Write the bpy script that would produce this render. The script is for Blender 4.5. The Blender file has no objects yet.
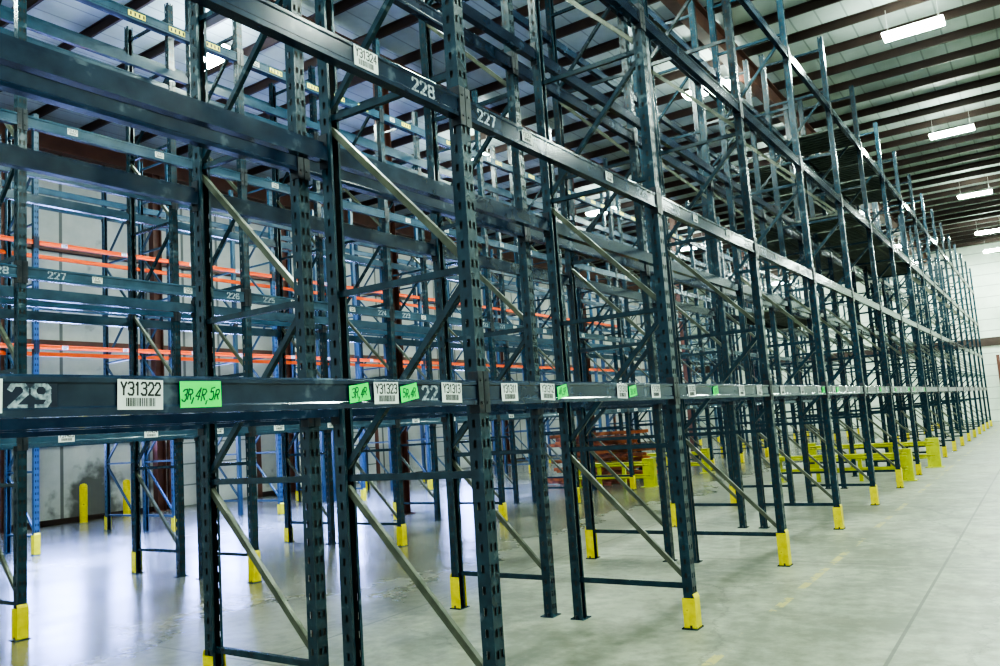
import bpy, math, random
from mathutils import Vector, Matrix
random.seed(7)
H=1.56
scene=bpy.context.scene
try:
    scene.view_settings.look='AgX - High Contrast'
except Exception as ex: print("look",ex)
COL=scene.collection

# ------------------------------------------------------------------ materials
def new_mat(name):
    m=bpy.data.materials.new(name); m.use_nodes=True
    nt=m.node_tree; b=nt.nodes["Principled BSDF"]
    return m,nt,b
def paint(name,c1,c2,rough=0.4,metal=0.0,scale=6.0,bump=0.0,c3=None,detail=6,p3=0.72):
    m,nt,b=new_mat(name)
    tc=nt.nodes.new("ShaderNodeTexCoord")
    n=nt.nodes.new("ShaderNodeTexNoise"); n.inputs["Scale"].default_value=scale; n.inputs["Detail"].default_value=detail
    r=nt.nodes.new("ShaderNodeValToRGB")
    r.color_ramp.elements[0].position=0.35; r.color_ramp.elements[0].color=(*c1,1)
    r.color_ramp.elements[1].position=0.62; r.color_ramp.elements[1].color=(*c2,1)
    if c3:
        e=r.color_ramp.elements.new(p3); e.color=(*c3,1)
    nt.links.new(tc.outputs["Object"],n.inputs["Vector"])
    nt.links.new(n.outputs["Fac"],r.inputs["Fac"])
    nt.links.new(r.outputs["Color"],b.inputs["Base Color"])
    b.inputs["Roughness"].default_value=rough; b.inputs["Metallic"].default_value=metal
    if bump:
        bp=nt.nodes.new("ShaderNodeBump"); bp.inputs["Strength"].default_value=bump; bp.inputs["Distance"].default_value=0.01
        nt.links.new(n.outputs["Fac"],bp.inputs["Height"]); nt.links.new(bp.outputs["Normal"],b.inputs["Normal"])
    return m
M_POST=paint("rack_paint_teal",(0.007,0.022,0.035),(0.014,0.039,0.058),0.26,0.0,9,0,(0.07,0.10,0.115),10,0.70)
M_BEAM=paint("beam_paint_navy",(0.009,0.018,0.040),(0.018,0.034,0.064),0.15,0.0,7,0,(0.07,0.095,0.125),10,0.70)
M_BEAML=paint("beam_paint_steel_blue",(0.022,0.048,0.080),(0.036,0.074,0.115),0.2,0.0,4)
M_POSTL=paint("post_paint_light_blue",(0.022,0.060,0.100),(0.036,0.084,0.135),0.4,0.0,4)
M_BRACE=paint("brace_olive",(0.060,0.068,0.048),(0.11,0.118,0.084),0.35,0.2,8)
M_ORANGE=paint("beam_paint_orange",(0.70,0.075,0.0),(0.80,0.10,0.0),0.6,0.0,4)
M_YEL=paint("safety_yellow",(0.58,0.47,0.004),(0.72,0.60,0.01),0.45,0.0,14,0,(0.13,0.11,0.05))
M_YELG=paint("rail_yellow",(0.36,0.37,0.008),(0.48,0.49,0.012),0.5,0.0,7,0,(0.15,0.13,0.04))
M_CONN=paint("connector_dark",(0.008,0.011,0.018),(0.016,0.02,0.028),0.35,0.0,20,0,(0.05,0.02,0.015))
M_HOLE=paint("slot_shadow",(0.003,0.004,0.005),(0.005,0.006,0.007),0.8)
M_RED=paint("structural_red_oxide",(0.080,0.026,0.018),(0.115,0.040,0.026),0.5,0.0,3)
M_PURL=paint("purlin_dark",(0.028,0.014,0.011),(0.040,0.021,0.016),0.55,0.0,3)
M_RUST=paint("rusty_red_steel",(0.09,0.025,0.010),(0.42,0.12,0.035),0.7,0.0,5)
M_WHITE=paint("label_white",(0.72,0.74,0.72),(0.78,0.80,0.78),0.5,0.0,3)
M_BLACK=paint("label_ink",(0.008,0.008,0.010),(0.014,0.014,0.014),0.5,0.0,3)
M_GREEN=paint("label_green",(0.0,0.85,0.09),(0.01,0.92,0.13),0.5,0.0,3)
M_STEN=paint("stencil_paint",(0.025,0.045,0.08),(0.42,0.47,0.52),0.6,0.0,60)
M_PATCH=paint("touch_up_navy",(0.006,0.010,0.03),(0.010,0.016,0.042),0.3,0.0,10)
M_DECK=paint("deck_steel",(0.060,0.072,0.060),(0.10,0.118,0.098),0.5,0.3,6)
M_HOUS=paint("fixture_housing",(0.5,0.52,0.5),(0.55,0.57,0.55),0.5,0.0,3)
M_YLAB=paint("label_yellow",(0.75,0.65,0.05),(0.8,0.7,0.1),0.5,0.0,3)

def emit(name,col,s):
    m,nt,b=new_mat(name)
    b.inputs["Base Color"].default_value=(*col,1)
    b.inputs["Emission Color"].default_value=(*col,1)
    b.inputs["Emission Strength"].default_value=s
    return m
M_LAMP=emit("fluorescent_diffuser",(0.82,1.0,0.88),350)
M_UP=emit("ceiling_fill_glow",(0.84,1.0,0.90),105)
M_GLOW=emit("blue_floor_glow",(0.32,0.42,1.0),65)

def mathn(nt,op,a,bv=None,c=None):
    n=nt.nodes.new("ShaderNodeMath"); n.operation=op
    for i,v in enumerate((a,bv,c)):
        if v is None: continue
        if isinstance(v,(int,float)): n.inputs[i].default_value=v
        else: nt.links.new(v,n.inputs[i])
    return n.outputs[0]

def floor_mat():
    m,nt,b=new_mat("polished_concrete")
    tc=nt.nodes.new("ShaderNodeTexCoord")
    def noise(s,d,rg=0.6):
        n=nt.nodes.new("ShaderNodeTexNoise"); n.inputs["Scale"].default_value=s; n.inputs["Detail"].default_value=d; n.inputs["Roughness"].default_value=rg
        nt.links.new(tc.outputs["Object"],n.inputs["Vector"]); return n
    n1=noise(0.35,9,0.7); n2=noise(7,8); n3=noise(1.7,10,0.75); n4=noise(0.9,12,0.8)
    r=nt.nodes.new("ShaderNodeValToRGB")
    r.color_ramp.elements[0].position=0.45; r.color_ramp.elements[0].color=(0.120,0.127,0.090,1)
    r.color_ramp.elements[1].position=0.55; r.color_ramp.elements[1].color=(0.250,0.257,0.195,1)
    f=mathn(nt,'MULTIPLY_ADD',n2.outputs["Fac"],0.25,mathn(nt,'MULTIPLY_ADD',n1.outputs["Fac"],0.40,mathn(nt,'MULTIPLY',n3.outputs["Fac"],0.35)))
    nt.links.new(f,r.inputs["Fac"])
    st=nt.nodes.new("ShaderNodeMapRange"); st.inputs[1].default_value=0.52; st.inputs[2].default_value=0.62; st.inputs[3].default_value=0.0; st.inputs[4].default_value=0.65
    nt.links.new(n4.outputs["Fac"],st.inputs[0])
    mx0=nt.nodes.new("ShaderNodeMix"); mx0.data_type='RGBA'
    nt.links.new(st.outputs[0],mx0.inputs[0]); nt.links.new(r.outputs["Color"],mx0.inputs[6]); mx0.inputs[7].default_value=(0.105,0.10,0.068,1)
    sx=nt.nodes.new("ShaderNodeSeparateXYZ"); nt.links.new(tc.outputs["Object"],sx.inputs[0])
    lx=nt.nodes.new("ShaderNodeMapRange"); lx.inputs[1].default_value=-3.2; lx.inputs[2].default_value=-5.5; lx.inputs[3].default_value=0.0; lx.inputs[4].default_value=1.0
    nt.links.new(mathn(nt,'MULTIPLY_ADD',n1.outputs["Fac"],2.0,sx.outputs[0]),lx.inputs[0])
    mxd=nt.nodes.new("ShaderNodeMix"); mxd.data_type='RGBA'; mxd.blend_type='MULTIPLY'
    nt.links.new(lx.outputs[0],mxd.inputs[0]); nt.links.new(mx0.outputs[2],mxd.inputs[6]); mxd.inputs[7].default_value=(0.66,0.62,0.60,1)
    def joint(o,per,off,w):
        a=mathn(nt,'ADD',o,off+per*50)
        md=mathn(nt,'MODULO',a,per)
        return mathn(nt,'LESS_THAN',md,w)
    j=mathn(nt,'MAXIMUM',joint(sx.outputs[0],3.9,1.0,0.024),joint(sx.outputs[1],4.6,0.7,0.024))
    # hairline cracks
    vo=nt.nodes.new("ShaderNodeTexVoronoi"); vo.feature='DISTANCE_TO_EDGE'; vo.inputs["Scale"].default_value=0.33
    wv=nt.nodes.new("ShaderNodeVectorMath"); wv.operation='MULTIPLY_ADD'
    nt.links.new(n3.outputs["Color"],wv.inputs[0]); wv.inputs[1].default_value=(0.7,0.7,0); nt.links.new(tc.outputs["Object"],wv.inputs[2])
    nt.links.new(wv.outputs[0],vo.inputs["Vector"])
    ck=mathn(nt,'MULTIPLY',mathn(nt,'LESS_THAN',vo.outputs["Distance"],0.0035),0.55)
    j=mathn(nt,'MAXIMUM',j,ck)
    mx=nt.nodes.new("ShaderNodeMix"); mx.data_type='RGBA'
    nt.links.new(mathn(nt,'MULTIPLY',j,0.75),mx.inputs[0])
    nt.links.new(mxd.outputs[2],mx.inputs[6]); mx.inputs[7].default_value=(0.045,0.045,0.035,1)
    yl=mathn(nt,'LESS_THAN',mathn(nt,'ABSOLUTE',mathn(nt,'ADD',sx.outputs[0],1.95)),0.035)
    yw=mathn(nt,'GREATER_THAN',n3.outputs["Fac"],0.52)
    my=nt.nodes.new("ShaderNodeMix"); my.data_type='RGBA'
    nt.links.new(mathn(nt,'MULTIPLY',mathn(nt,'MULTIPLY',yl,yw),0.55),my.inputs[0])
    nt.links.new(mx.outputs[2],my.inputs[6]); my.inputs[7].default_value=(0.45,0.36,0.05,1)
    nt.links.new(my.outputs[2],b.inputs["Base Color"])
    rr=nt.nodes.new("ShaderNodeMapRange"); rr.inputs[1].default_value=0.3; rr.inputs[2].default_value=0.7; rr.inputs[3].default_value=0.36; rr.inputs[4].default_value=0.50
    nt.links.new(n1.outputs["Fac"],rr.inputs[0])
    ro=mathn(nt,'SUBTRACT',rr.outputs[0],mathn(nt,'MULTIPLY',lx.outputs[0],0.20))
    nt.links.new(ro,b.inputs["Roughness"])
    bp=nt.nodes.new("ShaderNodeBump"); bp.inputs["Strength"].default_value=0.10; bp.inputs["Distance"].default_value=0.01
    nt.links.new(n2.outputs["Fac"],bp.inputs["Height"]); nt.links.new(bp.outputs["Normal"],b.inputs["Normal"])
    return m
def ribbed_mat(name,c,axis,per,c2,grime=False):
    m,nt,b=new_mat(name)
    tc=nt.nodes.new("ShaderNodeTexCoord")
    sx=nt.nodes.new("ShaderNodeSeparateXYZ"); nt.links.new(tc.outputs["Object"],sx.inputs[0])
    s=mathn(nt,'MODULO',mathn(nt,'ADD',sx.outputs[axis],per*100),per)
    l=mathn(nt,'LESS_THAN',s,per*0.07)
    n=nt.nodes.new("ShaderNodeTexNoise"); n.inputs["Scale"].default_value=0.6; n.inputs["Detail"].default_value=8; n.inputs["Roughness"].default_value=0.65
    nt.links.new(tc.outputs["Object"],n.inputs["Vector"])
    r=nt.nodes.new("ShaderNodeValToRGB")
    r.color_ramp.elements[0].position=0.3; r.color_ramp.elements[0].color=(*[v*0.66 for v in c],1)
    r.color_ramp.elements[1].position=0.7; r.color_ramp.elements[1].color=(*c,1)
    nt.links.new(n.outputs["Fac"],r.inputs["Fac"])
    mx=nt.nodes.new("ShaderNodeMix"); mx.data_type='RGBA'
    nt.links.new(l,mx.inputs[0]); nt.links.new(r.outputs["Color"],mx.inputs[6]); mx.inputs[7].default_value=(*c2,1)
    out=mx.outputs[2]
    if grime:
        n2=nt.nodes.new("ShaderNodeTexNoise"); n2.inputs["Scale"].default_value=3.0; n2.inputs["Detail"].default_value=4; n2.inputs["Roughness"].default_value=0.5
        nt.links.new(tc.outputs["Object"],n2.inputs["Vector"])
        dy=mathn(nt,'ABSOLUTE',mathn(nt,'SUBTRACT',sx.outputs[1],6.85*H))
        ry=nt.nodes.new("ShaderNodeMapRange"); ry.inputs[1].default_value=0.15; ry.inputs[2].default_value=0.9; ry.inputs[3].default_value=0.45; ry.inputs[4].default_value=0.0
        nt.links.new(dy,ry.inputs[0])
        zz=nt.nodes.new("ShaderNodeMapRange"); zz.inputs[1].default_value=1.8; zz.inputs[2].default_value=0.7; zz.inputs[3].default_value=-0.5; zz.inputs[4].default_value=0.04
        nt.links.new(sx.outputs[2],zz.inputs[0])
        g=mathn(nt,'ADD',mathn(nt,'ADD',n2.outputs["Fac"],zz.outputs[0]),ry.outputs[0])
        gr=nt.nodes.new("ShaderNodeMapRange"); gr.inputs[1].default_value=0.55; gr.inputs[2].default_value=0.82; gr.inputs[3].default_value=0; gr.inputs[4].default_value=0.85
        nt.links.new(g,gr.inputs[0])
        m3=nt.nodes.new("ShaderNodeMix"); m3.data_type='RGBA'
        nt.links.new(gr.outputs[0],m3.inputs[0]); nt.links.new(out,m3.inputs[6]); m3.inputs[7].default_value=(0.05,0.05,0.045,1)
        out=m3.outputs[2]
    nt.links.new(out,b.inputs["Base Color"])
    b.inputs["Roughness"].default_value=0.55
    bp=nt.nodes.new("ShaderNodeBump"); bp.inputs["Strength"].default_value=0.5; bp.inputs["Distance"].default_value=0.03
    nt.links.new(l,bp.inputs["Height"]); nt.links.new(bp.outputs["Normal"],b.inputs["Normal"])
    return m
M_FLOOR=floor_mat()
M_WALL=ribbed_mat("white_metal_wall",(0.52,0.52,0.49),1,1.1,(0.13,0.135,0.13),True)
M_WALLF=ribbed_mat("white_metal_wall_end",(0.60,0.66,0.58),2,0.6,(0.30,0.33,0.29))
M_CEIL=ribbed_mat("roof_panel",(0.48,0.54,0.50),0,0.5,(0.25,0.28,0.26))

# ------------------------------------------------------------------ mesh builder
class MB:
    def __init__(s): s.v=[];s.f=[];s.m=[];s.mats=[]
    def mi(s,mat):
        if mat not in s.mats: s.mats.append(mat)
        return s.mats.index(mat)
    def quad(s,a,b,c,d,mat):
        i=len(s.v); s.v+= [tuple(a),tuple(b),tuple(c),tuple(d)]; s.f.append((i,i+1,i+2,i+3)); s.m.append(s.mi(mat))
    def box(s,x0,x1,y0,y1,z0,z1,mat):
        i=len(s.v); s.v+=[(x0,y0,z0),(x1,y0,z0),(x1,y1,z0),(x0,y1,z0),(x0,y0,z1),(x1,y0,z1),(x1,y1,z1),(x0,y1,z1)]
        for f in ((0,3,2,1),(4,5,6,7),(0,1,5,4),(1,2,6,5),(2,3,7,6),(3,0,4,7)):
            s.f.append(tuple(i+k for k in f)); s.m.append(s.mi(mat))
    def bar(s,p,q,w,h,mat,side=Vector((0,1,0))):
        p=Vector(p);q=Vector(q);d=(q-p).normalized(); u=side-d*side.dot(d); u.normalize(); v=d.cross(u)
        i=len(s.v)
        for e in (p,q):
            for a,b in ((-1,-1),(1,-1),(1,1),(-1,1)): s.v.append(tuple(e+u*a*w/2+v*b*h/2))
        for f in ((0,3,2,1),(4,5,6,7),(0,1,5,4),(1,2,6,5),(2,3,7,6),(3,0,4,7)):
            s.f.append(tuple(i+k for k in f)); s.m.append(s.mi(mat))
    def channel(s,p,q,w,h,t,mat,side=Vector((0,1,0))):
        p=Vector(p);q=Vector(q);d=(q-p).normalized(); u=side-d*side.dot(d); u.normalize(); v=d.cross(u)
        s.bar(p-u*(w/2-t/2),q-u*(w/2-t/2),t,h,mat,side)
        for sg in (-1,1):
            o=v*sg*(h/2-t/2)
            s.bar(p+o,q+o,w,t,mat,side)
    def prof(s,pts,y0,y1,mat,axis='y'):
        n=len(pts); i=len(s.v)
        for yy in (y0,y1):
            for (a,b) in pts:
                s.v.append((a,yy,b) if axis=='y' else ((yy,a,b) if axis=='x' else (a,b,yy)))
        for k in range(n):
            k2=(k+1)%n
            s.f.append((i+k,i+k2,i+n+k2,i+n+k)); s.m.append(s.mi(mat))
        s.f.append(tuple(i+k for k in range(n))[::-1]); s.m.append(s.mi(mat))
        s.f.append(tuple(i+n+k for k in range(n))); s.m.append(s.mi(mat))
    def cyl(s,p,q,r,mat,n=12):
        p=Vector(p);q=Vector(q);d=(q-p).normalized()
        side=Vector((0,0,1)) if abs(d.z)<0.9 else Vector((1,0,0))
        u=d.cross(side).normalized(); v=d.cross(u); i=len(s.v)
        for e in (p,q):
            for k in range(n):
                a=2*math.pi*k/n; s.v.append(tuple(e+u*math.cos(a)*r+v*math.sin(a)*r))
        for k in range(n):
            k2=(k+1)%n; s.f.append((i+k,i+k2,i+n+k2,i+n+k)); s.m.append(s.mi(mat))
        s.f.append(tuple(i+k for k in range(n))); s.m.append(s.mi(mat))
        s.f.append(tuple(i+n+k for k in range(n))); s.m.append(s.mi(mat))
    def add(s,o,M=Matrix.Identity(4)):
        i=len(s.v); s.v+=[tuple(M@Vector(v)) for v in o.v]
        mp=[s.mi(m) for m in o.mats]
        for f,m in zip(o.f,o.m): s.f.append(tuple(i+k for k in f)); s.m.append(mp[m])
    def mesh(s,name):
        me=bpy.data.meshes.new(name); me.from_pydata(s.v,[],s.f)
        for m in s.mats: me.materials.append(m)
        me.polygons.foreach_set("material_index",s.m); me.update()
        return me
def obj(name,data,loc=(0,0,0),rz=0,parent=None,rot=None):
    o=bpy.data.objects.new(name,data); COL.objects.link(o); o.location=loc
    o.rotation_euler=rot if rot else (0,0,rz)
    if parent: o.parent=parent
    return o
def top(o,label,cat,group=None,kind=None):
    o["label"]=label; o["category"]=cat
    if group: o["group"]=group
    if kind: o["kind"]=kind
    return o

# ------------------------------------------------------------------ camera
R=Vector((0.8251,0.5632,-0.0678)); F=Vector((-0.5521,0.8244,0.1141))
F.normalize(); R=(R-F*R.dot(F)).normalized(); U=R.cross(F)
cam=bpy.data.cameras.new("camera"); co=bpy.data.objects.new("camera",cam); COL.objects.link(co)
cam.sensor_width=36; cam.lens=805/1000*36; cam.clip_end=300; cam.clip_start=0.05
Mx=Matrix((( R.x,U.x,-F.x,0),(R.y,U.y,-F.y,0),(R.z,U.z,-F.z,H),(0,0,0,1)))
co.matrix_world=Mx
scene.camera=co
CP=Vector((0,0,H))
def inview(p,margin=180):
    d=Vector(p)-CP; z=d.dot(F)
    if z<0.3: return False
    x=500+805*d.dot(R)/z; y=333-805*d.dot(U)/z
    return -margin<x<1000+margin and -margin<y<666+margin

# ------------------------------------------------------------------ room shell
XW=-12.3*H; XR=7.0; YB=-5.0; YF=50.0; ZC=9.45
def struct(name,mb,lab=None):
    o=obj(name,mb.mesh(name)); o["kind"]="structure"
    if lab: o["label"]=lab
    return o
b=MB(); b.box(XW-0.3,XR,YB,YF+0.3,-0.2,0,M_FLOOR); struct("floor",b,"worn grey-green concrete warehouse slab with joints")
b=MB(); b.box(XW-0.3,XW,YB,YF,0,ZC,M_WALL); struct("wall_left",b,"off-white ribbed metal wall with grimy patch")
b=MB(); b.box(XW,XR,YF,YF+0.3,0,ZC,M_WALLF); struct("wall_far",b,"white siding end wall")
b=MB(); b.box(XR,XR+0.3,YB,YF+0.3,0,ZC,M_WALLF); struct("wall_right",b,"white ribbed metal wall")
b=MB(); b.box(XW-0.3,XR+0.3,YB,YF+0.3,ZC,ZC+0.1,M_CEIL); struct("ceiling",b,"pale insulated metal roof deck")
b=MB(); b.box(XW,XW+0.03,YB,YF,0,0.12,M_PURL); struct("baseboard_left",b,"dark base angle along the metal wall")
M_DOOR=ribbed_mat("dock_door_panel",(0.54,0.55,0.54),2,0.55,(0.16,0.17,0.17))
for i,y in enumerate((8.2*H,11.4*H,15.2*H,20.0*H,25.0*H)):
    b=MB(); b.box(XW,XW+0.05,y,y+2.7,0.0,2.9,M_DOOR)
    b.box(XW,XW+0.09,y-0.14,y,0,3.04,M_RED); b.box(XW,XW+0.09,y+2.7,y+2.84,0,3.04,M_RED); b.box(XW,XW+0.09,y,y+2.7,2.9,3.04,M_RED)
    struct("door_%d"%(i+1),b,"white sectional dock door with dark frame")
b=MB(); b.box(-1.9,0.9,YF-0.06,YF,0,3.4,M_DOOR); b.box(-2.05,-1.9,YF-0.1,YF,0,3.5,M_RED); struct("door_6",b,"white sectional dock door in the end wall")
b=MB(); b.box(XW,XR,YF-0.08,YF,4.0,4.45,M_PURL); struct("trim_3",b,"dark band across the end wall")
for i,(y,L) in enumerate(((4.3*H,1.4),(5.6*H,1.6),(7.0*H,1.1),(8.2*H+0.4,1.9),(11.4*H+0.4,1.9),(15.2*H+0.4,1.9))):
    b=MB(); b.box(XW+0.05,XW+0.075,y,y+L,1.85,2.75,M_GLOW)  # glowing panel added to throw blue glare onto the left floor
    for yy in (y-0.05,y+L/2-0.025,y+L): b.box(XW,XW+0.10,yy,yy+0.05,1.80,2.80,M_PURL)
    b.box(XW,XW+0.10,y,y+L,1.80,1.85,M_PURL); b.box(XW,XW+0.10,y,y+L,2.75,2.80,M_PURL)
    struct("glow_panel_%d"%(i+1),b,"added blue glowing panel on the metal wall that lights the floor")
for i,z in enumerate((4.1,6.4)):
    b=MB(); b.box(XW,XW+0.12,YB,YF,z,z+0.16,M_RED); struct("trim_%d"%(i+1),b,"dark red steel wall girt")

# purlins
pm=MB()
pm.prof([(0.035,0),(0.035,0.012),(-0.0,0.012),(0.0,0.18),(-0.045,0.18),(-0.045,0.168),(-0.012,0.168),(-0.012,0)],XW,XR,M_PURL,'x')
PM=pm.mesh("roof_purlin")
y=0.6
while y<YF-0.3:
    top(obj("roof_purlin",PM,(0,y,ZC-0.18)),"dark brown steel roof purlin under the pale roof deck","roof beam","roof purlins")
    y+=1.2
def ibeam(mb,w,h,t,L0,L1,axis,mat,base=0):
    pts=[(-w/2,0),(w/2,0),(w/2,t),(t/2,t),(t/2,h-t),(w/2,h-t),(w/2,h),(-w/2,h),(-w/2,h-t),(-t/2,h-t),(-t/2,t),(-w/2,t)]
    pts=[(a,bb+base) for a,bb in pts]
    mb.prof(pts,L0,L1,mat,axis)
rb=MB(); ibeam(rb,0.22,0.5,0.03,YB,YF,'y',M_RED); RM=rb.mesh("roof_rafter")
XCOL=-6.75*H
for x in (XCOL,1.4,XW+0.3,-3.0*H):
    top(obj("roof_rafter",RM,(x,0,ZC-0.69)),"dark red steel I-beam rafter below the purlins","roof beam","roof rafters")
cb=MB(); ibeam(cb,0.2,0.24,0.02,0,ZC-0.69,'z',M_RED,-0.12); cb.box(-0.17,0.17,-0.17,0.17,0,0.02,M_RED); CM=cb.mesh("steel_column")
for y in (7.66*H,12.66*H,17.66*H,22.66*H,27.66*H):
    top(obj("steel_column",CM,(XCOL,y,0)),"red-brown steel building column between rack rows","column","interior columns")
for y in (5.4*H,7.85*H,10.6*H,13.9*H,18.0*H,23.0*H,28.0*H):
    top(obj("steel_column",CM,(XW+0.3,y,0)),"red-brown steel building column against the white wall","column","wall columns")

# light fixtures
hb=MB(); hb.prof([(-0.22,0),(0.22,0),(0.12,0.06),(-0.12,0.06)],-0.54,0.54,M_HOUS,'x'); HM=hb.mesh("fixture_housing")
db=MB(); db.prof([(-0.17,-0.05),(0.17,-0.05),(0.215,-0.02),(0.215,0.0),(-0.215,0.0),(-0.215,-0.02)],-0.53,0.53,M_LAMP,'x'); DM=db.mesh("diffuser")
ub=MB(); ub.prof([(-0.06,0.06),(0.06,0.06),(0.04,0.075),(-0.04,0.075)],-0.5,0.5,M_UP,'x'); UM=ub.mesh("ceiling_fill_strip")  # glowing strip added on top of the housing to brighten the ceiling
sb=MB(); sb.cyl((0,0,0.05),(0,0,0.57),0.004,M_HOUS,6); SM=sb.mesh("hanger_rod")
ys=[0.7*H,5.8*H,11*H,15.9*H,21.4*H,26.8*H,30.5*H]
for x in (-0.85*H,-3.5*H,-7.7*H,2.6*H):
    for y in ys:
        e=top(obj("light_fixture",HM,(x,y,8.70)),"lit fluorescent high-bay fixture hanging under the purlins","ceiling light","high-bay lights")
        obj("diffuser",DM,(0,0,-0.002),parent=e); obj("ceiling_fill_strip",UM,(0,0,0.002),parent=e)
        for sx in (-0.45,0.45): obj("hanger_rod",SM,(sx,0.09,0),parent=e)

# ------------------------------------------------------------------ rack frames
HT=7.4; PW=0.08; PD=0.075; DEP=1.01
nodes=[0.30,1.33,2.36,3.40,4.44,5.48,6.5]
def sheet(mb,o,u,w,cols,mat,ht,holes=True):
    o=Vector(o);u=Vector(u); Z=Vector((0,0,1))
    def q(a,c,z0,z1,m=mat,off=Vector((0,0,0))): mb.quad(o+off+u*a+Z*z0,o+off+u*c+Z*z0,o+off+u*c+Z*z1,o+off+u*a+Z*z1,m)
    if not holes: q(0,w,0,ht); return
    a=0
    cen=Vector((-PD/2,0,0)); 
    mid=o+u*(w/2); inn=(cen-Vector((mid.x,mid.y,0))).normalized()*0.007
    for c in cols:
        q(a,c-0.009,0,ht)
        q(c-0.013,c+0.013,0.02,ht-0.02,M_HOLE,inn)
        z=0.0; k=0
        while True:
            hz=0.06+0.1*k
            if hz+0.04>ht: break
            q(c-0.009,c+0.009,z,hz); z=hz+0.038; k+=1
        q(c-0.009,c+0.009,z,ht)
        a=c+0.009
    q(a,w,0,ht)
def upright(mat,holes=True):
    mb=MB()
    sheet(mb,(0,-PW/2,0),(0,1,0),PW,[0.022,0.058],mat,HT,holes)
    for sg in (-1,1):
        sheet(mb,(0,sg*PW/2,0),(-1,0,0),PD,[0.04],mat,HT,holes)
        sheet(mb,(-PD,sg*PW/2,0),(0,-sg,0),0.018,[],mat,HT,False)
    return mb
def horiz(mat):
    mb=MB(); mb.channel((-0.03,0,0),(-DEP+0.03,0,0),0.03,0.036,0.004,mat); return mb
def diag(mat,farhigh):
    mb=MB()
    za,zb=(0.05,0.98) if farhigh else (0.98,0.05)
    mb.channel((-0.05,0,za),(-DEP+0.05,0,zb),0.03,0.036,0.004,mat); return mb
def baseplate(mat):
    mb=MB(); mb.box(-0.10,0.02,-0.065,0.065,0,0.008,mat)
    for y in (-0.052,0.052): mb.cyl((-0.03,y,0.008),(-0.03,y,0.03),0.009,M_CONN,6)
    return mb
def guard(h=0.27):
    mb=MB()
    mb.box(0.006,0.012,-0.05,0.05,0.01,h,M_YEL)
    for s in (-1,1):
        mb.box(-0.085,0.012,min(s*0.045,s*0.05),max(s*0.045,s*0.05),0.01,h,M_YEL)
    mb.bar((0.012,0,h-0.0),(-0.0,0,h+0.03),0.095,0.005,M_YEL)
    return mb
ROT=Matrix.Translation((-DEP,0,0))@Matrix.Rotation(math.pi,4,'Z')
def make_kit(pm,bm1,bm2):
    return dict(up=upright(pm),hz=horiz(bm1),d0=diag(bm2,True),d1=diag(bm1,False),bp=baseplate(pm),gd=guard(),g2=guard(0.22),g3=guard(0.32),
                far_up=upright(pm,False))
def mesh_kit(k): return {n:m.mesh(n) for n,m in k.items()}
kits={}
FN="pallet_rack"
for nm,args in dict(teal=(M_POST,M_POST,M_BRACE),light=(M_POSTL,M_POSTL,M_POSTL)).items():
    kk=make_kit(*args); mk=mesh_kit(kk)
    far={}
    for gside in (0,1):
        mb=MB(); mb.add(kk['far_up']); mb.add(kk['far_up'],ROT)
        for z in nodes+[7.2]: mb.add(kk['hz'],Matrix.Translation((0,0,z)))
        for i in range(len(nodes)-1): mb.add(kk['d0'] if i%2==0 else kk['d1'],Matrix.Translation((0,0,nodes[i])))
        mb.add(kk['bp']); mb.add(kk['bp'],ROT); mb.add(kk['gd'],ROT if gside else Matrix.Identity(4))
        far[gside]=mb.mesh(FN)
    kits[nm]=(mk,far)
grnd=random.Random(3)
def frame(kit,x,y,gside,detail,label,group):
    mk,far=kits[kit]
    if not detail:
        return top(obj(FN,far[gside],(x,y,0)),label,"pallet rack",group)
    e=bpy.data.objects.new(FN,None); COL.objects.link(e); e.location=(x,y,0); e.empty_display_size=0.2
    top(e,label,"pallet rack",group)
    obj("upright",mk['up'],parent=e); obj("upright",mk['up'],(-DEP,0,0),math.pi,parent=e)
    for z in nodes+[7.2]: obj("horizontal_brace",mk['hz'],(0,0,z),parent=e)
    for i in range(len(nodes)-1): obj("diagonal_brace",mk['d0'] if i%2==0 else mk['d1'],(0,0,nodes[i]),parent=e)
    obj("base_plate",mk['bp'],parent=e); obj("base_plate",mk['bp'],(-DEP,0,0),math.pi,parent=e)
    g=obj("column_guard",mk[grnd.choice(('gd','gd','g2','g3'))],(-DEP,0,0) if gside else (0,0,0),math.pi if gside else 0,parent=e)
    g["label"]="scuffed yellow steel post protector"
    return e
BAY=1.61*H
# ---- load bars
BL=BAY-PW-0.002; BH=0.12
def beam_mb(mat,s=1.0,L=BL):
    mb=MB(); pts=[(0,0),(0,0.022),(-0.005,0.028),(-0.005,0.092),(0,0.098),(0,0.112),(-0.008,0.12),(-0.028,0.12),(-0.028,0.085),(-0.055,0.085),(-0.055,0)]
    pts=[(a,0.06+(c-0.06)*s) for a,c in pts]
    mb.prof(pts[::-1],-L/2,L/2,mat); return mb
def conn_mb(side):
    mb=MB(); s=side
    y0,y1=sorted((s*(BL/2-0.006),s*(BL/2+0.038)))
    mb.box(0.0005,0.006,y0,y1,-0.04,0.165,M_CONN)
    y0,y1=sorted((s*(BL/2-0.006),s*(BL/2-0.001)))
    mb.box(-0.055,0.006,y0,y1,-0.04,0.165,M_CONN)
    for z in (0.01,0.12): mb.cyl((0.006,s*(BL/2+0.018),z),(0.011,s*(BL/2+0.018),z),0.008,M_CONN,6)
    return mb
BN="rack_crossbar"
bmb=dict(navy=beam_mb(M_BEAM),steel=beam_mb(M_BEAML),orange=beam_mb(M_ORANGE,0.62))
bme={n:m.mesh(BN) for n,m in bmb.items()}
cmb=[conn_mb(-1),conn_mb(1)]; cme=[m.mesh("end_connector") for m in cmb]
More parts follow.
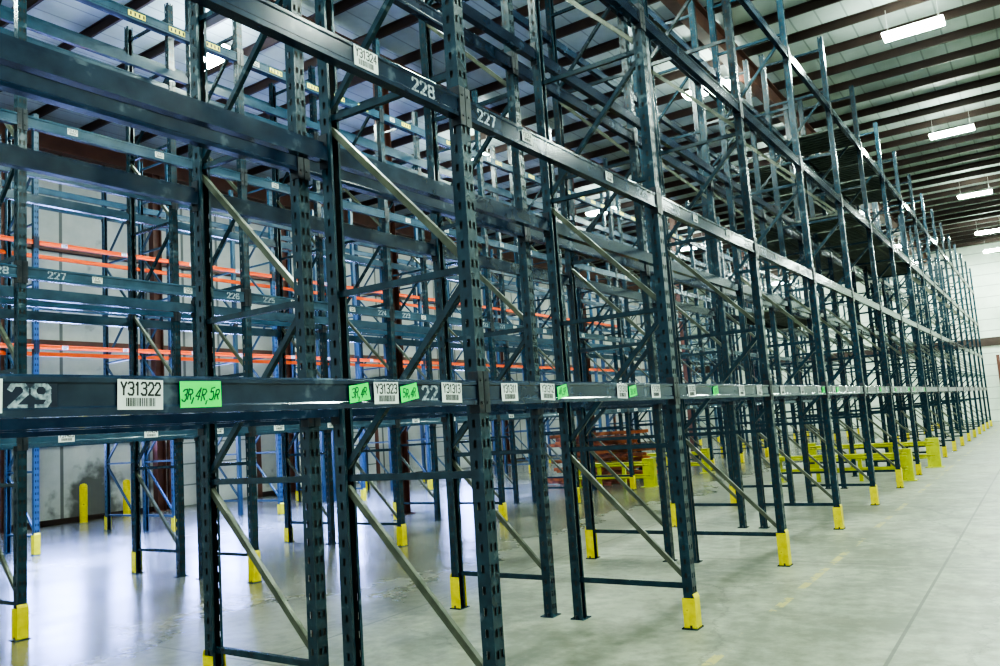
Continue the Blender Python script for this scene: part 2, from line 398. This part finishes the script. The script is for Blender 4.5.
rows=[
 dict(n='A',xf=-1.48*H,y0=3.70*H-2*BAY,nf=18,gs=0,kit='teal',lv=[1.73,3.20,4.70,6.20],bm='navy'),
 dict(n='B',xf=-2.255*H,y0=3.70*H-2*BAY,nf=18,gs=1,kit='teal',lv=[1.73,3.20,4.70,6.20],bm='navy'),
 dict(n='C',xf=-4.87*H,y0=2.30*H-BAY,nf=18,gs=0,kit='teal',lv=[1.73,3.25,4.70,6.20],bm='steel'),
 dict(n='D',xf=-5.75*H,y0=2.30*H-BAY,nf=18,gs=1,kit='teal',lv=[1.73,3.25,4.70,6.20,7.0],bm='steel'),
 dict(n='E',xf=-8.80*H,y0=4.30*H-BAY,nf=16,gs=0,kit='light',lv=[3.38,5.15],bm='orange'),
 dict(n='F',xf=-9.65*H,y0=4.30*H-BAY,nf=16,gs=1,kit='light',lv=[2.0,4.3,6.5],bm='steel'),
]
desc={'A':"dark teal perforated upright frame facing the wide aisle",'B':"dark teal perforated upright frame, back to back with next row",
 'C':"dark teal perforated upright frame facing the inner aisle",'D':"dark teal upright frame behind the inner aisle row",'E':"dull blue upright frame carrying orange crossbars",'F':"dull blue upright frame with blue crossbars near white wall"}
cands=[]; beamobj={}
for r in rows:
    for k in range(r['nf']):
        y=r['y0']+k*BAY
        vis=any(inview((r['xf']-dx,y,z)) for dx in (0,DEP) for z in (0.1,1.5,3,5,7.3))
        if vis:
            dist=(Vector((r['xf'],y,2))-CP).length
            frame(r['kit'],r['xf'],y,r['gs'],dist<19,desc[r['n']],"pallet rack frames")
        if k<r['nf']-1:
            for li,z in enumerate(r['lv']):
                for s in (0,1):
                    if r['n']=='E' and (k>=10 or (k>=6 and s==1)): 
                        mat='steel'
                    else: mat=r['bm']
                    x=r['xf']-(DEP if s else 0)
                    yc=y+BAY/2
                    if any(inview((x,yc+t*BAY/2,z),120) for t in (-1,-.5,0,.5,1)):
                        cands.append(((Vector((x,yc,z))-CP).length,r,k,li,s,x,yc,z,mat))
cands.sort(key=lambda c:c[0])
rest=MB()
colname={'navy':"dark navy",'steel':"steel blue",'orange':"orange"}
for i,(d,r,k,li,s,x,yc,z,mat) in enumerate(cands):
    xo=x+(-0.002 if s else 0.002); rz=math.pi if s else 0
    if i<300:
        lab="%s painted steel pallet rack crossbar %s"%(colname[mat],("with location labels" if (r['n']=='A' and s==0 and li<2) else "between two uprights"))
        o=top(obj(BN,bme[mat],(xo,yc,z-0.06),rz),lab,"pallet rack crossbar","pallet rack crossbars")
        if d<22:
            for c in cme: obj("end_connector",c,parent=o)
        beamobj[(r['n'],k,li,s)]=(o,yc)
    else:
        M=Matrix.Translation((xo,yc,z-0.06))@Matrix.Rotation(rz,4,'Z')
        rest.add(bmb[mat],M)
        for c in cmb: rest.add(c,M)
o=top(obj(BN,rest.mesh("distant_rack_crossbars")),"pallet rack crossbars in navy, steel blue and orange","pallet rack crossbar","pallet rack crossbars","stuff")

# ------------------------------------------------------------------ writing (stroke lettering)
GL={
'0':[[(.25,0),(.75,0),(1,.2),(1,.8),(.75,1),(.25,1),(0,.8),(0,.2),(.25,0)]],
'1':[[(.2,.8),(.55,1),(.55,0)]],
'2':[[(0,.78),(.22,1),(.78,1),(1,.8),(1,.6),(0,0),(1,0)]],
'3':[[(0,.88),(.2,1),(.8,1),(1,.82),(1,.64),(.75,.53),(.4,.53)],[(.75,.53),(1,.4),(1,.18),(.8,0),(.2,0),(0,.12)]],
'4':[[(.75,0),(.75,1),(0,.3),(1,.3)]],
'5':[[(.95,1),(.1,1),(.05,.55),(.7,.6),(1,.42),(1,.2),(.78,0),(.2,0),(0,.12)]],
'6':[[(.95,.9),(.7,1),(.25,1),(0,.75),(0,.2),(.25,0),(.75,0),(1,.2),(1,.4),(.75,.56),(.2,.56),(0,.4)]],
'7':[[(0,1),(1,1),(.35,0)]],
'8':[[(.25,.53),(.05,.68),(.05,.85),(.25,1),(.75,1),(.95,.85),(.95,.68),(.75,.53),(.25,.53),(0,.36),(0,.16),(.25,0),(.75,0),(1,.16),(1,.36),(.75,.53)]],
'9':[[(1,.6),(.8,.44),(.25,.44),(0,.6),(0,.8),(.25,1),(.75,1),(1,.8),(1,.25),(.75,0),(.2,0)]],
'Y':[[(0,1),(.5,.5),(1,1)],[(.5,.5),(.5,0)]],
'R':[[(0,0),(0,1),(.7,1),(.95,.85),(.95,.65),(.7,.5),(0,.5)],[(.45,.5),(1,0)]],
',':[[(.5,.12),(.0,-.28)]],
}
def stroke_mb(txt,h,mat,th,x=0.0028,w=0.6,gap=0.28,shear=0.0,jit=0.0,seed=1):
    rnd=random.Random(txt+str(seed)); mb=MB(); adv=[]
    tot=0
    for ch in txt:
        cw=h*w*(0.4 if ch==',' else (0.8 if ch=='1' else 1)); adv.append(cw); tot+=cw+h*gap
    tot-=h*gap; cx=-tot/2; zi=0
    for ch,cw in zip(txt,adv):
        jy=rnd.uniform(-jit,jit)*h; js=1+rnd.uniform(-jit,jit)*0.8
        for pl in GL.get(ch,[]):
            P=[]
            for (a,c) in pl:
                a+=rnd.uniform(-jit,jit)*0.7; c+=rnd.uniform(-jit,jit)*0.5
                P.append(Vector((cx+a*cw+shear*(c-0.5)*h,(c-0.5)*h*js+jy)))
            for p,q in zip(P[:-1],P[1:]):
                d=(q-p)
                if d.length<1e-6: continue
                d.normalize(); n=Vector((-d.y,d.x))*th/2; e=d*th*0.35
                zi+=1; xx=x+zi*1e-6
                A,B2,C,D=p-e-n,q+e-n,q+e+n,p-e+n
                mb.quad((xx,A.x,A.y),(xx,B2.x,B2.y),(xx,C.x,C.y),(xx,D.x,D.y),mat)
        cx+=cw+h*gap
    return mb
_lm={}
def label_mesh(kind,txt):
    if (kind,txt) in _lm: return _lm[(kind,txt)]
    mb=MB()
    if kind in('white','small'):
        s=1.0 if kind=='white' else 0.68
        mb.box(0,0.002,-0.075*s,0.075*s,-0.046*s,0.046*s,M_WHITE)
        mb.add(stroke_mb(txt,0.038*s,M_BLACK,0.0062*s,w=0.44,gap=0.17),Matrix.Translation((0,0,0.018*s)))
        rnd=random.Random(txt); y=-0.048*s
        while y<0.048*s:
            w=rnd.choice((0.0015,0.003,0.0045))*s; mb.box(0.002,0.0027,y,y+w,-0.036*s,-0.010*s,M_BLACK); y+=w+rnd.choice((0.002,0.0035))*s
    elif kind=='green':
        mb.box(0,0.002,-0.078,0.078,-0.043,0.043,M_GREEN)
        mb.add(stroke_mb(txt,0.036,M_BLACK,0.0040,w=0.40,gap=0.155,shear=0.3,jit=0.15,seed=4))
    elif kind=='tag':
        w=0.060
        mb.prof([(-w,-0.036),(w,-0.032),(w-0.004,0.038),(-w+0.006,0.034)],0,0.002,M_GREEN,'x')
        mb.add(stroke_mb(txt,0.034,M_BLACK,0.004,w=0.42,gap=0.14,shear=0.25,jit=0.14))
    elif kind=='stencil':
        mb.add(stroke_mb(txt,0.066,M_STEN,0.0150,x=0.001,w=0.58,gap=0.34))
    elif kind=='big':
        mb.box(0,0.0006,-0.10,0.075,-0.042,0.042,M_PATCH)
        mb.add(stroke_mb(txt,0.064,M_STEN,0.0150,x=0.001,w=0.62,gap=0.32))
    elif kind=='yellow':
        mb.box(0,0.002,-0.10,0.10,-0.03,0.03,M_YLAB)
        for y in (-0.07,-0.02,0.03,0.08): mb.box(0.002,0.0026,y-0.01,y+0.01,-0.02,0.02,M_BLACK)
    _lm[(kind,txt)]=mb.mesh(NM[kind]); return _lm[(kind,txt)]
NM={'white':'barcode_label','green':'green_tag','tag':'green_tag','stencil':'stencil_number','big':'stencil_number','yellow':'yellow_label','small':'barcode_label'}
LAB={'white':"white barcode label with black lettering",'green':"bright green tag with handwritten characters",'tag':"small tilted green handwritten tag",'stencil':"worn white stencilled bay number",'big':"worn white stencilled bay number on dark patch",'yellow':"yellow and black label strip",'small':"small white barcode label"}
def put(row,level,yh,kind,txt,tilt=0,dz=0):
    y=yh*H
    for (n,k,li,s),(o,yc) in beamobj.items():
        if n==row and li==level and s==0 and abs(y-yc)<=BAY/2:
            yy=max(-BL/2+0.05,min(BL/2-0.05,y-yc))
            c=obj(NM[kind],label_mesh(kind,txt),((0.0012 if kind!='tag' else 0.0030) if kind not in('stencil','big') else -0.0046,yy,0.06+dz),parent=o,rot=(tilt,0,0)); c["label"]=LAB[kind]
            return
L1=[(0.712,'big','29'),(0.617,'white','Y31321'),(0.92,'white','Y31322'),(1.057,'green','3R,4R,5R'),(1.53,'tag','3R,4R'),(1.635,'white','Y31323'),(1.728,'tag','5R,4R'),(1.825,'stencil','22'),
 (1.925,'white','Y31313'),(2.24,'white','Y31311'),(2.487,'white','Y31312'),(2.59,'tag','4R,5R'),(3.1,'white','Y31310'),(3.20,'tag','3R,5R'),(3.45,'white','Y31309'),(3.9,'white','Y31303'),(4.25,'tag','2R,3R'),(4.7,'white','Y31302')]
for a in L1: put('A',0,a[0],a[1],a[2],(random.uniform(-0.03,0.03) if a[1]!='tag' else random.uniform(0.08,0.22)) if a[1] not in('stencil','big') else 0)
n=299
yy=5.05
while yy<18:
    put('A',0,yy,'white','Y31%d'%n); n-=1
    if random.random()<0.5: put('A',0,yy+0.14,'tag','%dR,%dR'%(random.randint(1,5),random.randint(1,5)),random.uniform(-0.1,0.2))
    yy+=0.53
L2=[(1.622,'white','Y31324'),(1.879,'stencil','228'),(2.22,'stencil','227'),(2.474,'small','Y31314'),(3.15,'small','Y31308'),(3.51,'stencil','225'),(3.92,'stencil','224'),(4.2,'small','Y31305'),(4.75,'small','Y31304'),(5.12,'stencil','223'),(5.5,'stencil','222'),(5.8,'small','Y31300'),(6.4,'small','Y31298'),(6.72,'stencil','221'),(7.1,'stencil','220')]
for a in L2: put('A',1,*a)
f0=2.30
for j in range(8):
    f=f0+1.61*j
    put('C',1,f-0.13,'stencil',str(228-2*j)); put('C',1,f+0.2,'stencil',str(227-2*j))
    put('C',1,f+0.45,'small','Y31%d'%(427-3*j)); put('C',1,f+1.1,'small','Y31%d'%(426-3*j))
    put('C',0,f+0.25,'white','Y31%d'%(425-3*j)); put('C',0,f+0.8,'white','Y31%d'%(424-3*j)); put('C',0,f-0.3,'white','Y31%d'%(423-3*j))
    for q in (-0.55,-0.25,0.35,0.75): put('C',3,f+q,'yellow','a')
    put('C',3,f+0.15,'small','Y31%d'%(450-3*j)); put('C',2,f+0.3,'small','Y31%d'%(470-3*j)); put('C',2,f+0.9,'small','Y31%d'%(471-3*j))
for j in range(6):
    f=4.30+1.61*j
    put('E',0,f+0.3,'small','Y31%d'%(550-3*j)); put('E',1,f+0.3,'small','Y31%d'%(580-3*j)); put('E',0,f+1.0,'small','Y31%d'%(551-3*j)); put('E',1,f+1.0,'small','Y31%d'%(581-3*j))

# ------------------------------------------------------------------ corrugated decks
wb=MB(); W=1.16
pts=[];nn=8;st=W/nn
for i in range(nn):
    y=-W/2+i*st
    pts+=[(y,0.0),(y+st*0.45,0.0),(y+st*0.5,0.045),(y+st*0.95,0.045)]
pts.append((W/2,0.0))
lower=[(a,c-0.003) for a,c in pts][::-1]
wb.prof(pts+lower,-DEP+0.01,-0.01,M_DECK,'x')
WM=wb.mesh("corrugated_deck")
for r,li,ks in ((rows[0],2,(5,6,7,8)),(rows[1],2,(5,6,7,8)),(rows[0],3,(5,6,7)),(rows[1],3,(6,7)),(rows[1],1,(5,6))):
    for k in ks:
        yc=r['y0']+(k+0.5)*BAY
        for s in (-1,1):
            if k==5 and s==-1: continue
            top(obj("corrugated_deck",WM,(r['xf'],yc+s*0.6,r['lv'][li]+0.0635)),"grey-green corrugated steel deck resting on rack crossbars","rack deck","steel decks on the rack")

# ------------------------------------------------------------------ yellow guard rails, bollards
def guard_rail(x0,x1,y,tall,block=False):
    e=bpy.data.objects.new("guard_rail",None); COL.objects.link(e); e.location=((x0+x1)/2,y,0)
    top(e,"low open yellow steel guard rail protecting the rack row end","guard rail","row end guard rails")
    L=(x1-x0)/2
    for x in (-L,L):
        w=0.13 if (block and x>0) else 0.09
        mb=MB(); mb.box(x-w,x+w,-0.08,0.08,0.014,tall+0.05,M_YELG); mb.box(x-w-0.05,x+w+0.05,-0.16,0.16,0,0.014,M_YELG); mb.box(x-w-0.005,x+w+0.005,-0.085,0.085,tall+0.05,tall+0.06,M_YELG); obj("post",mb.mesh("post"),parent=e)
    for x in (-L/3,L/3):
        mb=MB(); mb.box(x-0.035,x+0.035,-0.04,0.04,0.0,tall-0.02,M_YELG); obj("post",mb.mesh("post"),parent=e)
    for z in (tall-0.05,tall*0.42):
        mb=MB(); mb.prof([(-0.04,z-0.05),(-0.075,z-0.05),(-0.095,z-0.03),(-0.08,z),(-0.095,z+0.03),(-0.075,z+0.05),(-0.04,z+0.05)],-L-0.05,L+0.05,M_YELG,'x'); obj("rail",mb.mesh("rail"),parent=e)
guard_rail(-3.1*H,-1.55*H,17.2,0.54,True); guard_rail(-3.1*H,-1.45*H,20.3,0.58,True)
guard_rail(-6.0*H,-4.8*H,16.75,0.56,True); guard_rail(-6.45*H,-4.8*H,20.3,0.56)
bb=MB(); bb.cyl((0,0,0),(0,0,0.84),0.085,M_YEL,16); bb.cyl((0,0,0.84),(0,0,0.87),0.07,M_YEL,16); bb.cyl((0,0,0.87),(0,0,0.885),0.035,M_YEL,16); BM=bb.mesh("bollard")
for yh in (6.54,7.22,11.1,13.4,17.4,19.7):
    top(obj("bollard",BM,(-12.08*H+0.1,yh*H,0)),"yellow steel pipe bollard in front of white wall","bollard","wall bollards")

# ------------------------------------------------------------------ heap of rusty channels
def bent(seed):
    rn=random.Random(seed); mb=MB(); ln=rn.uniform(0.75,1.2); P=[Vector((0,-ln,0))]
    for i in range(6):
        P.append(P[-1]+Vector((rn.uniform(-0.04,0.04),ln/3,rn.uniform(-0.014,0.014))))
    for p,q in zip(P[:-1],P[1:]):
        d=(q-p).normalized()*0.02
        mb.channel(p-d,q+d,0.06,0.08,0.008,M_RUST,Vector((1,0,0)))
    return mb.mesh("scrap_channel")
BMs=[bent(i) for i in range(9)]
cx,cy=-5.90*H,17.75; nid=0
for lay in range(12):
    a=math.pi/2+(0.50 if lay%2 else -0.46)*random.uniform(0.3,1)
    npc=3 if lay>3 else 4
    ox=random.uniform(-0.3,0.3)
    for j in range(npc):
        off=(j-(npc-1)/2)*0.22
        x=cx+ox+random.uniform(-0.3,0.3)*math.sin(a)*-1+math.cos(a)*off
        yv=cy+math.sin(a)*off
        top(obj("scrap_channel",BMs[nid%9],(x,yv,0.05+lay*0.104),rot=(random.uniform(-0.012,0.012),0,a+random.uniform(-0.04,0.04))),"rusty orange-brown steel channel in a skewed heap","steel channel","heap of rusty channels"); nid+=1

# ------------------------------------------------------------------ added overhead lamps washing the left floor blue, and world
def area(loc,rot,sx,sy,p,c,spread=180):
    l=bpy.data.lights.new("blue_wash",'AREA'); l.shape='RECTANGLE'; l.size=sx; l.size_y=sy; l.energy=p; l.color=c; l.spread=math.radians(spread)
    o=bpy.data.objects.new("blue_wash",l); COL.objects.link(o); o.location=loc; o.rotation_euler=rot; return o
area((-12.1,10,9.2),(0,0,0),1.0,13,3600,(0.22,0.32,1.0),48)
area((-12.1,30,9.2),(0,0,0),1.2,18,700,(0.60,0.75,1.0),90)
w=bpy.data.worlds.new("world"); scene.world=w; w.use_nodes=True
bg=w.node_tree.nodes["Background"]; bg.inputs[0].default_value=(0.75,0.95,1.0,1); bg.inputs[1].default_value=0.9
print("CANDS",len(cands))
